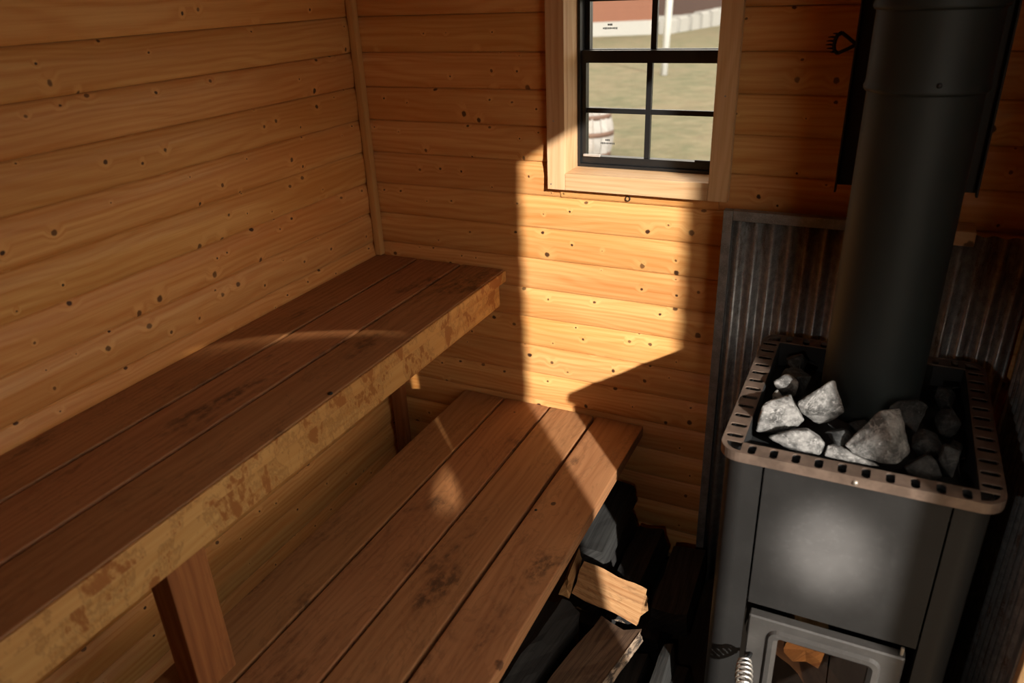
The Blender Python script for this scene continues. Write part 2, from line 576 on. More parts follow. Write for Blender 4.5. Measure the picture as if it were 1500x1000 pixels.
def prism_mesh(name, prof, L, mat):
    """profile of (y, z) points swept along local X, centred"""
    bm = bmesh.new()
    a = [bm.verts.new((-L / 2, y, z)) for y, z in prof]
    b = [bm.verts.new((L / 2, y, z)) for y, z in prof]
    n = len(prof)
    for i in range(n):
        bm.faces.new((a[i], a[(i + 1) % n], b[(i + 1) % n], b[i]))
    bm.faces.new(a[::-1])
    bm.faces.new(b)
    return mesh_of(name, bm, mat)


# ------------------------------------------------------------------ the panelled room
PITCH = 0.0923
JOINT0 = 0.9398 - 10 * PITCH
_planks = {}


def panel_mesh(L, h=PITCH):
    key = (round(L, 4), round(h, 4))
    if key not in _planks:
        b, t = -h / 2, h / 2
        prof = [(0.021, b + 0.0005), (0.0095, b + 0.0005), (0.0065, b + 0.005), (0.0042, b + 0.014), (0.0022, b + 0.030),
                (0.0004, b + 0.047), (0.0, t - 0.034), (0.0014, t - 0.026), (0.0055, t - 0.013), (0.0100, t - 0.004), (0.0135, t - 0.0008), (0.021, t - 0.0008)]
        if h < 0.06:
            prof = [(0.021, b), (0.0075, b), (0.0035, b + 0.005), (0.0008, b + 0.014), (0.0, b + 0.019), (0.0, t), (0.021, t)]
        _planks[key] = prism_mesh('plank', prof, L, M['pine'])
    return _planks[key]


def panel_back(x0, x1, z0, h, parent):
    return link('plank', panel_mesh(x1 - x0, h), parent, ((x0 + x1) / 2, 0, z0 + h / 2))


WIN = (0.620, 1.040, 1.168, 1.790)       # hole behind the window casing
wall_back = structure('wall_back')
bm = bmesh.new()
for lo, hi in (((-0.12, 0.021, -0.08), (WIN[0], 0.14, ZC)), ((WIN[1], 0.021, -0.08), (XR + 0.07, 0.14, ZC)),
               ((WIN[0], 0.021, -0.08), (WIN[1], 0.14, WIN[2] - 0.002)), ((WIN[0], 0.021, WIN[3]), (WIN[1], 0.14, ZC))):
    add_box(bm, [(a + b) / 2 for a, b in zip(lo, hi)], [b - a for a, b in zip(lo, hi)])
link('wall_core', mesh_of('wall_core', bm, M['outer']), wall_back)
k = 0
while True:
    z = JOINT0 + k * PITCH
    if z + PITCH > ZC:
        break
    if z + PITCH <= WIN[2]:
        panel_back(0.0, XR, z, PITCH, wall_back)
    elif z >= WIN[3]:
        panel_back(0.0, XR, z, PITCH, wall_back)
    else:
        panel_back(0.0, WIN[0], z, PITCH, wall_back)
        panel_back(WIN[1], XR, z, PITCH, wall_back)
        if z < WIN[2]:
            panel_back(WIN[0], WIN[1], z, WIN[2] - z - 0.004, wall_back)
        elif z + PITCH > WIN[3]:
            pass
    k += 1

wall_left = structure('wall_left')
LL = -YF
bm = bmesh.new()
add_box(bm, (-0.0705, YF / 2, ZC / 2 - 0.04), (0.099, LL, ZC + 0.08))
link('wall_core', mesh_of('wall_core', bm, M['outer']), wall_left)
k = 0
while JOINT0 + (k + 1) * PITCH <= ZC:
    link('plank', panel_mesh(LL), wall_left, (0, YF / 2, JOINT0 + (k + 0.5) * PITCH), (0, 0, math.pi / 2))
    k += 1

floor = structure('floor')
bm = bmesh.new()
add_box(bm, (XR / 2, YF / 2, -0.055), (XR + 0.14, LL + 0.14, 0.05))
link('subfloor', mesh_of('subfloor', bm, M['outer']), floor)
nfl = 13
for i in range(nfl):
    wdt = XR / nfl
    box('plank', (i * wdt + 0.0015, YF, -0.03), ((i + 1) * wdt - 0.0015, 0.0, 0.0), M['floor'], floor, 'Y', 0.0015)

ceiling = structure('ceiling')
box('ceiling_board', (-0.12, YF - 0.07, ZC), (XR + 0.07, 0.14, ZC + 0.05), M['ceiling'], ceiling, 'Y', 0)
wall_front = structure('wall_front')
box('wall_board', (-0.12, YF - 0.07, -0.08), (XR + 0.07, YF, ZC), M['pine'], wall_front, 'X', 0)
wall_right = structure('wall_right')
box('wall_board', (XR, YF, -0.08), (XR + 0.07, DOOR[0] - 0.0, ZC), M['pine'], wall_right, 'Y', 0)
box('wall_board', (XR, DOOR[1], -0.08), (XR + 0.07, 0.021, ZC), M['pine'], wall_right, 'Y', 0)
box('wall_board', (XR, DOOR[0], DOOR[2]), (XR + 0.07, DOOR[1], ZC), M['pine'], wall_right, 'Y', 0)
box('wall_board', (XR, DOOR[0], -0.08), (XR + 0.07, DOOR[1], -0.03), M['pine'], wall_right, 'Y', 0)
door_1 = structure('door_1', (XR, (DOOR[0] + DOOR[1]) / 2, 0))
box('door_casing', (XR - 0.016, DOOR[1] + 0.001, 0.0), (XR, DOOR[1] + 0.06, DOOR[2] + 0.06), M['casing'], door_1, 'Z')
box('door_casing', (XR - 0.016, DOOR[0] - 0.06, 0.0), (XR, DOOR[0] - 0.001, DOOR[2] + 0.06), M['casing'], door_1, 'Z')
box('door_casing', (XR - 0.016, DOOR[0], DOOR[2] + 0.001), (XR, DOOR[1], DOOR[2] + 0.06), M['casing'], door_1, 'Y')
box('threshold', (XR, DOOR[0], -0.03), (XR + 0.07, DOOR[1], 0.0), M['casing'], door_1, 'Y')

trim_1 = tag(box('trim_1', (0.0, -0.023, 0.9015), (0.023, 0.0, ZC - 0.002), M['trim'], None, 'Z', 0.004), kind='structure')

# ------------------------------------------------------------------ window
window_1 = structure('window_1', (0.829, 0.0, 1.16))
CX0, CX1, CZ0, CZ1 = 0.5925, 1.0645, 1.153, 1.805
IX0, IX1, IZ0, IZ1 = 0.642, 1.0160, 1.197, 1.756
CY = -0.024
box('casing', (CX0, CY, CZ0), (IX0, -0.0005, CZ1), M['casing'], window_1, 'Z', 0.002)
box('casing', (IX1, CY, CZ0), (CX1, -0.0005, CZ1), M['casing'], window_1, 'Z', 0.002)
box('casing', (IX0 + 0.0003, CY, CZ0 + 0.0005), (IX1 - 0.0003, -0.0005, IZ0), M['casing'], window_1, 'X', 0.002)
box('casing', (IX0 + 0.0003, CY, IZ1), (IX1 - 0.0003, -0.0005, CZ1), M['casing'], window_1, 'X', 0.002)
box('jamb', (WIN[0] + 0.001, -0.0005, IZ0 - 0.02), (IX0, 0.135, IZ1 + 0.02), M['casing'], window_1, 'Z', 0.001)
box('jamb', (IX1, -0.0005, IZ0 - 0.02), (WIN[1] - 0.001, 0.135, IZ1 + 0.02), M['casing'], window_1, 'Z', 0.001)
box('sill', (IX0, -0.0005, WIN[2]), (IX1, 0.135, IZ0), M['casing'], window_1, 'X', 0.001)
box('head', (IX0, -0.0005, IZ1), (IX1, 0.135, WIN[3] - 0.002), M['casing'], window_1, 'X', 0.001)
YS0, YS1 = 0.078, 0.10          # lower sash
YU0, YU1 = 0.104, 0.126         # upper sash, one track further out
fr = M['black_frame']
frm = box('frame', (IX0, YS0 - 0.01, IZ0), (IX0 + 0.008, YU1 + 0.006, IZ1), fr, window_1, 'Z', 0.001)
box('frame', (IX1 - 0.008, YS0 - 0.01, IZ0), (IX1, YU1 + 0.006, IZ1), fr, window_1, 'Z', 0.001)
box('frame', (IX0 + 0.008, YS0 - 0.01, IZ0), (IX1 - 0.008, YU1 + 0.006, IZ0 + 0.008), fr, window_1, 'X', 0.001)
box('frame', (IX0 + 0.008, YS0 - 0.01, IZ1 - 0.008), (IX1 - 0.008, YU1 + 0.006, IZ1), fr, window_1, 'X', 0.001)
GX0, GX1 = IX0 + 0.008, IX1 - 0.008
MX = 0.829


def sash(y0, y1, z0, z1, sw, rail0, rail1, zm):
    bm = bmesh.new()
    for lo, hi in (((GX0, y0, z0), (GX0 + sw, y1, z1)), ((GX1 - sw, y0, z0), (GX1, y1, z1)),
                   ((GX0 + sw, y0, z0), (GX1 - sw, y1, z0 + rail0)), ((GX0 + sw, y0, z1 - rail1), (GX1 - sw, y1, z1))):
        add_box(bm, [(p + q) / 2 for p, q in zip(lo, hi)], [q - p for p, q in zip(lo, hi)])
    root = link('sash', mesh_of('sash', bm, fr), window_1)
    a0, a1, b0, b1 = GX0 + sw, GX1 - sw, z0 + rail0, z1 - rail1
    ym = (y0 + y1) / 2
    box('muntin', (MX - 0.0072, ym - 0.006, b0), (MX + 0.0072, ym + 0.006, b1), fr, root, 'Z', 0.001)
    box('muntin', (a0, ym - 0.0055, zm - 0.0065), (MX - 0.0072, ym + 0.0055, zm + 0.0065), fr, root, 'X', 0.001)
    box('muntin', (MX + 0.0072, ym - 0.0055, zm - 0.0065), (a1, ym + 0.0055, zm + 0.0065), fr, root, 'X', 0.001)
    for xa, xb in ((a0, MX - 0.0072), (MX + 0.0072, a1)):
        for za, zb in ((b0, zm - 0.0065), (zm + 0.0065, b1)):
            box('pane', (xa, ym - 0.0012, za), (xb, ym + 0.0012, zb), M['pane'], root, 'X', 0)
    return root


sash(YS0, YS1, 1.2055, 1.4905, 0.0125, 0.019, 0.0295, 1.3425)
sash(YU0, YU1, 1.468, IZ1 - 0.008, 0.0125, 0.024, 0.019, 1.61)
# tilt latches and the little stamps printed on the glass
box('latch', (GX0 + 0.008, YS0 - 0.008, 1.2245), (GX0 + 0.055, YS0 - 0.0005, 1.2305), M['latch'], window_1, 'X', 0.001)
box('latch', (GX1 - 0.05, YS0 - 0.008, 1.2245), (GX1 - 0.006, YS0 - 0.0005, 1.2305), M['iron'], window_1, 'X', 0.001)
for sx, sz, sy in ((0.703, 1.2585, (YS0 + YS1) / 2 - 0.0022), (0.696, 1.5405, (YU0 + YU1) / 2 - 0.0022)):
    bm = bmesh.new()
    rs = random.Random(5)
    for row, (cnt, dz, x0) in enumerate(((3, 0.0085, 0.013), (9, 0.0, 0.0))):
        for i in range(cnt):
            hgt = 0.0034 + 0.0018 * rs.random()
            add_box(bm, (sx + x0 + i * 0.0044, sy, sz + dz), (0.0026 + 0.0010 * rs.random(), 0.0002, hgt))
    link('glass_stamp', mesh_of('glass_stamp', bm, M['ink']), window_1, (0, 0, 0))
# nail heads in the casing
for x, z in ((0.603, 1.167), (0.612, 1.33), (1.04, 1.40)):
    bm = bmesh.new()
    bmesh.ops.create_cone(bm, cap_ends=True, segments=10, radius1=0.0022, radius2=0.0018, depth=0.001)
    link('nail_head', mesh_of('nail_head', bm, M['screw']), window_1, (x, CY - 0.0005, z), (math.pi / 2, 0, 0))
eye = tag(link('screw_eye', tube_mesh('screw_eye', [(0.006 * math.cos(t * math.pi / 8), 0, 0.006 * math.sin(t * math.pi / 8)) for t in range(17)], 0.0013, M['iron'], 6),
               None, (0.8084, -0.0016, 1.1375)), 'tiny dark screw ring on the wall just under the window', 'hook')

# ------------------------------------------------------------------ benches
ub = thing('upper_bench', (0.22, YF / 2, 0.0), 'high brown plank bench along the left wall with worn pale front edge', 'bench')
Y1 = -0.003
for x0, x1 in ((0.003, 0.1405), (0.1500, 0.2935), (0.3030, 0.440)):
    box('seat_board', (x0, YF + 0.02, 0.862), (x1, Y1, 0.9), M['bench'] if x1 < 0.43 else M['bench'], ub, 'Y', 0.0035)
box('front_rail', (0.401, YF + 0.02, 0.797), (0.439, -0.035, 0.8615), M['fascia'], ub, 'Y', 0.003)
box('front_edge', (0.4402, YF + 0.02, 0.8645), (0.4465, Y1, 0.8975), M['fascia'], ub, 'Y', 0.0025)
box('wall_rail', (0.003, YF + 0.02, 0.785), (0.041, -0.003, 0.8615), M['post'], ub, 'Y', 0.003)
for yy in (-0.62, -1.24, -1.95):
    box('cross_rail', (0.041, yy - 0.019, 0.785), (0.400, yy + 0.019, 0.8615), M['post'], ub, 'X', 0.003)
box('leg', (0.345, -1.235, 0.4685), (0.400, -1.150, 0.797), M['post'], ub, 'Z', 0.003)
box('leg', (0.345, -2.20, 0.4685), (0.400, -2.115, 0.797), M['post'], ub, 'Z', 0.003)
box('leg', (0.024, -0.058, 0.0), (0.062, -0.024, 0.785), M['post'], ub, 'Z', 0.003)


def small_bolt(parent, loc, r=0.006):
    bm = bmesh.new()
    bmesh.ops.create_uvsphere(bm, u_segments=12, v_segments=8, radius=r)
    for v in bm.verts:
        v.co.z *= 0.6
    return link('bolt_head', mesh_of('bolt_head', bm, M['iron'], True), parent, loc)


small_bolt(ub, (0.433, -0.803, 0.901))

lb = thing('lower_bench', (0.58, YF / 2, 0.0), 'low wide four plank bench of dark stained wood above the firewood', 'bench')
LBZ = 0.4677
for x0, x1 in ((0.2805, 0.4200), (0.4280, 0.5735), (0.5815, 0.7210), (0.7310, 0.8750)):
    box('seat_board', (x0, YF + 0.02, LBZ - 0.036), (x1, Y1, LBZ), M['bench'], lb, 'Y', 0.0035)
for yy in (-0.03, -0.98, -1.6, -2.2):
    box('cross_rail', (0.29, yy - 0.019, LBZ - 0.126), (0.83, yy + 0.019, LBZ - 0.0365), M['post'], lb, 'X', 0.003)
    for xx in (0.31, 0.70):
        box('leg', (xx, yy - 0.019, 0.0), (xx + 0.045, yy + 0.019, LBZ - 0.1265), M['post'], lb, 'Z', 0.003)
small_bolt(lb, (0.7444, -0.4837, LBZ + 0.001), 0.004)

# ------------------------------------------------------------------ corrugated heat shields


def corrugated(name, L, H, pitch, amp, mat, parent, loc, rotz):
    bm = bmesh.new()
    n = int(L / pitch * 10)
    cols = []
    for i in range(n + 1):
        x = L * i / n
        y = amp * math.sin(x / pitch * 2 * math.pi)
        cols.append([bm.verts.new((x, y, z)) for z in (0, H / 2, H)])
    for i in range(n):
        for j in range(2):
            bm.faces.new((cols[i][j], cols[i + 1][j], cols[i + 1][j + 1], cols[i][j + 1]))
    return solid(link(name, mesh_of(name, bm, mat, True), parent, loc, (0, 0, rotz)), 0.0009)


SX0, SX1, SZ1, SY = 1.066, 1.708, 1.148, -0.060
hs = thing('corrugated_heat_shield', (SX0, SY, 0.0), 'rusty corrugated zinc sheet with flat zinc frame behind the stove', 'heat shield')
corrugated('corrugated_sheet', SX1 - SX0 - 0.012, SZ1 - 0.014 - 0.02, 0.0385, 0.0085, M['zinc'], hs, (SX0 + 0.010, SY, 0.02), 0)
box('frame_strip', (SX0, SY - 0.012, 0.0), (SX0 + 0.022, SY + 0.012, SZ1 - 0.0005), M['zinc_frame'], hs, 'Z', 0.0015)
box('frame_strip', (SX0 + 0.0225, SY - 0.012, SZ1 - 0.024), (1.545, SY + 0.012, SZ1), M['zinc_frame'], hs, 'X', 0.0015)
for xx in (1.095, 1.36, 1.62):
    for zz in (0.25, 0.95):
        box('spacer', (xx, SY + 0.0135, zz - 0.02), (xx + 0.03, -0.0005, zz + 0.02), M['trim'], hs, 'X', 0.001)
hs2 = thing('corrugated_heat_shield', (XR - 0.012, -0.05, 0.0), 'dark corrugated sheet on the side wall beside the stove', 'heat shield')
corrugated('corrugated_sheet', 0.60, 1.10, 0.0385, 0.0085, M['zinc'], hs2, (XR - 0.0095, -0.70, 0.02), math.pi / 2)
box('frame_strip', (XR - 0.02, -0.722, 0.0), (XR - 0.001, -0.700, 1.12), M['zinc_frame'], hs2, 'Z', 0.0015)
wb = tag(box('frame_sunlight_block', (1.5465, SY - 0.020, SZ1 - 0.034), (1.588, -0.0005, SZ1 - 0.002), M['casing'], None, 'X', 0.004),  # pale colour stands in for sunlight on the end of the top strip
         'small pale wooden block standing in for sunlit frame end beside stove pipe', 'stand-in block')

# ------------------------------------------------------------------ stove
st = thing('sauna_stove', (1.427, -0.385, 0.0), 'black steel wood-burning sauna stove with slotted brown rim and glass door', 'stove')
RX0, RX1, RY0, RY1, RZ = 1.199, 1.652, -0.662, -0.125, 0.872
FW = 0.037
BX0, BX1, BY0, BY1 = 1.208, 1.639, -0.646, -0.150
PX0, PX1 = 1.277, 1.583


def side_panel(sgn):
    bm = bmesh.new()
    xo, xi = (BX0, PX0) if sgn < 0 else (BX1, PX1)
    R = 0.036
    pts = [(xi, BY0)]
    for i in range(15):
        a = math.pi / 2 * i / 14
        pts.append((xo - sgn * R + sgn * R * math.sin(a), BY0 + R - R * math.cos(a)))
    pts.append((xo, BY1))
    lo = [bm.verts.new((x, y, 0.06)) for x, y in pts]
    hi = [bm.verts.new((x, y, RZ - 0.010)) for x, y in pts]
    for i in range(len(pts) - 1):
        bm.faces.new((lo[i], lo[i + 1], hi[i + 1], hi[i]))
    return solid(link('side_panel', mesh_of('side_panel', bm, M['stove']), st), 0.003)


side_panel(-1)
side_panel(1)
box('back_panel', (BX0, BY1, 0.06), (BX1, BY1 + 0.003, RZ - 0.01), M['stove'], st, 'X', 0)
box('front_panel', (PX0 + 0.0035, BY0 - 0.003, 0.523), (PX1 - 0.0035, BY0 + 0.004, RZ - 0.014), M['stove'], st, 'X', 0.0015)
box('ash_panel', (PX0 + 0.003, BY0 - 0.002, 0.065), (PX1 - 0.003, BY0 + 0.004, 0.118), M['stove'], st, 'X', 0.0015)
box('plinth', (BX0 + 0.03, BY0 + 0.05, 0.0), (BX1 - 0.03, BY1 - 0.02, 0.062), M['stove_dark'], st, 'X', 0.002)
# firebox: five walls round a hollow, open to the door glass
D = M['stove_dark']
box('firebox_floor', (1.25, -0.628, 0.09), (1.61, -0.17, 0.12), D, st, 'X', 0)
box('firebox_top', (1.25, -0.628, 0.512), (1.61, -0.17, 0.535), D, st, 'X', 0)
box('firebox_back', (1.25, -0.19, 0.12), (1.61, -0.17, 0.512), D, st, 'X', 0)
box('firebox_side', (1.25, -0.628, 0.12), (1.268, -0.19, 0.512), D, st, 'X', 0)
box('firebox_side', (1.592, -0.628, 0.12), (1.61, -0.19, 0.512), D, st, 'X', 0)
box('stone_tray', (1.235, -0.628, 0.80), (1.62, -0.165, 0.812), D, st, 'X', 0)


def rrect(x0, x1, z0, z1, r, n=6):
    pts = []
    for cx, cz, a0 in ((x1 - r, z1 - r, 0), (x0 + r, z1 - r, 90), (x0 + r, z0 + r, 180), (x1 - r, z0 + r, 270)):
        for i in range(n + 1):
            a = math.radians(a0 + 90 * i / n)
            pts.append((cx + r * math.cos(a), cz + r * math.sin(a)))
    return pts


def loft(name, loops, mat, parent, close=False):
    """loops: list of (x0,x1,z0,z1,r,y)"""
    bm = bmesh.new()
    rings = [[bm.verts.new((x, y, z)) for x, z in rrect(x0, x1, z0, z1, r)] for x0, x1, z0, z1, r, y in loops]
    m = len(rings[0])
    for i in range(len(rings) - 1 + (1 if close else 0)):
        a, b = rings[i], rings[(i + 1) % len(rings)]
        for k in range(m):
            bm.faces.new((a[k], a[(k + 1) % m], b[(k + 1) % m], b[k]))
    return link(name, mesh_of(name, bm, mat), parent)


dx0, dx1, dz0, dz1 = 1.287, 1.566, 0.124, 0.503
gx0, gx1, gz0, gz1 = 1.346, 1.510, 0.165, 0.462
dy = BY0 - 0.006
door = loft('stove_door', [(dx0, dx1, dz0, dz1, 0.003, dy + 0.012), (dx0, dx1, dz0, dz1, 0.003, dy - 0.006), (dx0 + 0.003, dx1 - 0.003, dz0 + 0.003, dz1 - 0.003, 0.003, dy - 0.009),
                           (gx0 - 0.021, gx1 + 0.021, gz0 - 0.021, gz1 + 0.021, 0.022, dy - 0.009),
                           (gx0 - 0.017, gx1 + 0.017, gz0 - 0.017, gz1 + 0.017, 0.018, dy - 0.016),
                           (gx0 - 0.008, gx1 + 0.008, gz0 - 0.008, gz1 + 0.008, 0.012, dy - 0.017),
                           (gx0, gx1, gz0, gz1, 0.006, dy - 0.010), (gx0, gx1, gz0, gz1, 0.006, dy + 0.012)], M['door'], st, True)
door['label'] = 'grey painted door frame'
box('door_glass', (gx0 - 0.0005, dy + 0.0, gz0 - 0.0005), (gx1 + 0.0005, dy + 0.003, gz1 + 0.0005), M['stove_glass'], door, 'X', 0)
box('hinge_pin', (1.556, dy - 0.002, 0.503), (1.562, dy + 0.004, 0.520), M['screw'], door, 'Z', 0.0015)
# coiled wire handle, its shank bent out from the latch side
hp = [(1.262, BY0 - 0.004, 0.386), (1.268, BY0 - 0.03, 0.389), (1.283, BY0 - 0.045, 0.396)]
link('handle_shank', tube_mesh('handle_shank', [(1.300, dy - 0.006, 0.402), (1.298, dy - 0.02, 0.403), (1.292, dy - 0.03, 0.404)], 0.0045, M['iron']), door)
ax0, ax1 = Vector((1.2915, dy - 0.030, 0.405)), Vector((1.302, dy - 0.105, 0.398))
axd = (ax1 - ax0).normalized()
e1 = axd.cross(Vector((0, 0, 1))).normalized()
e2 = axd.cross(e1)
coil = []
turns = 7
for i in range(turns * 14 + 1):
    t = i / (turns * 14)
    rr = 0.007 + 0.0085 * math.sin(math.pi * min(1.0, 0.10 + t * 0.82)) ** 0.8
    a = 2 * math.pi * turns * t
    coil.append(ax0 + axd * ((ax1 - ax0).length * t) + (e1 * math.cos(a) + e2 * math.sin(a)) * rr)
ch = link('coil_handle', tube_mesh('coil_handle', coil, 0.0026, M['chrome'], 7), door)
ch['label'] = 'bright coiled wire handle'

# rim: slotted flange, outer skirt, inner lip


def slotted(bm, along, a0, a1, b0, b1, n):
    """flange strip with n slots lying across it; 'along' is the axis of the strip"""
    s = (a1 - a0) / n
    hw, hl, r = s / 2, (b1 - b0) / 2, 0.0072
    cb = (b0 + b1) / 2
    K = 16
    for i in range(n):
        ca = a0 + s * (i + 0.5)
        ins, outs = [], []
        for k in range(K):
            t = 2 * math.pi * (k + 0.5) / K
            ct, sn = math.cos(t), math.sin(t)
            ins.append((ca + r * ct, cb + r * sn + (hl * 0.46 if sn > 0 else -hl * 0.46)))
            q = 1.0 / max(abs(ct), abs(sn))
            outs.append((ca + hw * ct * q, cb + hl * sn * q))
        # snap the outer ring to the cell corners
        for sx, sy in ((1, 1), (-1, 1), (-1, -1), (1, -1)):
            j = min(range(K), key=lambda m: (outs[m][0] - ca - sx * hw) ** 2 / hw ** 2 + (outs[m][1] - cb - sy * hl) ** 2 / hl ** 2)
            outs[j] = (ca + sx * hw, cb + sy * hl)
        def V(p):
            return bm.verts.new((p[0], p[1], RZ) if along == 'X' else (p[1], p[0], RZ))
        vi, vo = [V(p) for p in ins], [V(p) for p in outs]
        for k in range(K):
            bm.faces.new((vi[k], vi[(k + 1) % K], vo[(k + 1) % K], vo[k]))


def rim_flange():
    bm = bmesh.new()
    slotted(bm, 'X', RX0 + FW, RX1 - FW, RY0, RY0 + FW, 10)
    slotted(bm, 'X', RX0 + FW, RX1 - FW, RY1 - FW, RY1, 10)
    slotted(bm, 'Y', RY0 + FW, RY1 - FW, RX0, RX0 + FW, 12)
    slotted(bm, 'Y', RY0 + FW, RY1 - FW, RX1 - FW, RX1, 12)
    for cx, cy, a0 in ((RX0 + FW, RY0 + FW, 180), (RX1 - FW, RY0 + FW, 270), (RX1 - FW, RY1 - FW, 0), (RX0 + FW, RY1 - FW, 90)):
        pi_, po = [], []
        for i in range(9):
            a = math.radians(a0 + 90 * i / 8)
            po.append(bm.verts.new((cx + FW * math.cos(a), cy + FW * math.sin(a), RZ)))
            pi_.append(bm.verts.new((cx + (FW - 0.008) * math.cos(a), cy + (FW - 0.008) * math.sin(a), RZ)))
        for i in range(8):
            bm.faces.new((pi_[i], pi_[i + 1], po[i + 1], po[i]))
    bmesh.ops.remove_doubles(bm, verts=bm.verts, dist=0.0002)
    bmesh.ops.recalc_face_normals(bm, faces=bm.faces)
    for f in bm.faces:
        if f.normal.z < 0:
            f.normal_flip()
    me = bpy.data.meshes.new('rim_flange')
    bm.to_mesh(me)
    bm.free()
    me.materials.append(M['rim'])
    return solid(link('rim_flange', me, rim), 0.0025, -1.0)


def wall_loop(name, pts, z0, z1, mat, parent, t):
    bm = bmesh.new()
    lo = [bm.verts.new((x, y, z0)) for x, y in pts]
    hi = [bm.verts.new((x, y, z1)) for x, y in pts]
    n = len(pts)
    for i in range(n):
        bm.faces.new((lo[i], lo[(i + 1) % n], hi[(i + 1) % n], hi[i]))
    return solid(link(name, mesh_of(name, bm, mat), parent), t)


rim = wall_loop('stove_rim', rrect(RX0, RX1, RY0, RY1, FW, 8), RZ - 0.019, RZ + 0.0008, M['rim'], st, 0.0025)
rim['label'] = 'brown heat-stained slotted rim'
rim_flange()
wall_loop('rim_lip', rrect(RX0 + FW, RX1 - FW, RY0 + FW, RY1 - FW, 0.004, 2), 0.812, RZ - 0.003, M['stove_dark'], rim, 0.002)
for lo, hi in (((RX0 + 0.002, RY0 + FW), (RX0 + FW - 0.002, RY1 - FW)), ((RX1 - FW + 0.002, RY0 + FW), (RX1 - 0.002, RY1 - FW)),
               ((RX0 + FW, RY0 + 0.002), (RX1 - FW, RY0 + FW - 0.002)), ((RX0 + FW, RY1 - FW + 0.002), (RX1 - FW, RY1 - 0.002))):
    box('slot_shade', (lo[0], lo[1], RZ - 0.0165), (hi[0], hi[1], RZ - 0.0145), M['stove_dark'], rim, 'X', 0)  # dark plates added under the slots to paint the shade inside them
bm = bmesh.new()
bmesh.ops.create_uvsphere(bm, u_segments=12, v_segments=8, radius=0.005)
link('rim_screw', mesh_of('rim_screw', bm, M['screw'], True), rim, (1.430, RY0 - 0.001, 0.861))

# split wood waiting in the firebox
rng = random.Random(11)


def log_mesh(name, sec, L, mat, seed, segs=9, jit=0.004, ends=0.012):
    r = random.Random(seed)
    sec2 = []
    m = len(sec)
    for i in range(m):
        a, b = Vector(sec[i]), Vector(sec[(i + 1) % m])
        for q in range(3):
            sec2.append(a.lerp(b, q / 3))
    bm = bmesh.new()
    rings = []
    for j in range(segs + 1):
        x = -L / 2 + L * j / segs
        ring = []
        for i, p in enumerate(sec2):
            nz = noise.noise(Vector((x * 14 + seed * 3.1, p[0] * 40, p[1] * 40)))
            c = 1.0 + nz * jit / max(0.02, p.length)
            ex = 0
            if j in (0, segs):
                ex = (noise.noise(Vector((p[0] * 90, p[1] * 90, seed * 7.7 + j)))) * ends
            ring.append(bm.verts.new((x + ex, p[0] * c + 0.003 * nz, p[1] * c)))
        rings.append(ring)
    k = len(sec2)
    for j in range(segs):
        for i in range(k):
            bm.faces.new((rings[j][i], rings[j][(i + 1) % k], rings[j + 1][(i + 1) % k], rings[j + 1][i]))
    for ring, flip in ((rings[0], True), (rings[-1], False)):
        c = bm.verts.new(sum((v.co for v in ring), Vector()) / k)
        for i in range(k):
            bm.faces.new((ring[i], ring[(i + 1) % k], c))
    return mesh_of(name, bm, mat)


def bark_mesh(pts, L, seed, t=0.006):
    bm = bmesh.new()
    segs = 26
    fine = []
    for a, b in zip(pts[:-1], pts[1:]):
        for q in range(4):
            fine.append(Vector(a).lerp(Vector(b), q / 4))
    fine.append(Vector(pts[-1]))
    cen = sum(fine, Vector((0, 0))) / len(fine) * 0.0
    inner, outer = [], []
    for j in range(segs + 1):
        x = -L / 2 + L * j / segs
        ri, ro = [], []
        for i, p in enumerate(fine):
            d = p.normalized()
            h = t * (0.75 + 0.7 * noise.noise(Vector((x * 45 + seed, p[0] * 120, p[1] * 120))))
            if i in (0, len(fine) - 1):
                h *= 0.5
            ri.append(bm.verts.new((x, p[0] * 0.97, p[1] * 0.97)))
            ro.append(bm.verts.new((x, p[0] + d[0] * h, p[1] + d[1] * h)))
        inner.append(ri)
        outer.append(ro)
    n = len(fine)
    for j in range(segs):
        for i in range(n - 1):
            bm.faces.new((outer[j][i], outer[j][i + 1], outer[j + 1][i + 1], outer[j + 1][i]))
            bm.faces.new((inner[j][i], inner[j + 1][i], inner[j + 1][i + 1], inner[j][i + 1]))
        for i in (0, n - 1):
            bm.faces.new((inner[j][i], outer[j][i], outer[j + 1][i], inner[j + 1][i]))
    for j in (0, segs):
        for i in range(n - 1):
            bm.faces.new((inner[j][i], inner[j][i + 1], outer[j][i + 1], outer[j][i]))
    return mesh_of('bark', bm, M['bark'])


def firewood(a, b, sec, mat, label, seed, bark=None, roll=0.0, jit=0.004, ends=0.012):
    """a split log from a (near end) to b; section in (sideways, up) about its axis"""
    a, b = Vector(a), Vector(b)
    L = (b - a).length
    d = (b - a).normalized()
    side = d.cross(Vector((0, 0, 1))).normalized() * -1
    up = side.cross(d) * -1
    if up.z < 0:
        up = -up
    side = up.cross(d)
    Mx = Matrix(((d.x, side.x, up.x), (d.y, side.y, up.y), (d.z, side.z, up.z)))
    c, s = math.cos(roll), math.sin(roll)
    sec = [(p[0] * c - p[1] * s, p[0] * s + p[1] * c) for p in sec]
    # 'side' points to +X for logs running away from the camera after this flip
    sec = [(-p[0], p[1]) for p in sec]
    o = link('firewood_log', log_mesh('firewood_log', sec, L, mat, seed, jit=jit, ends=ends), None, (a + b) / 2, Mx.to_euler())
    tag(o, label, 'firewood', 'firewood')
    if bark:
        bo = bpy.data.objects.new('bark', bark_mesh([sec[i % len(sec)] for i in bark], L * 0.985, seed))
        COL.objects.link(bo)
        bo.parent = o
    return o


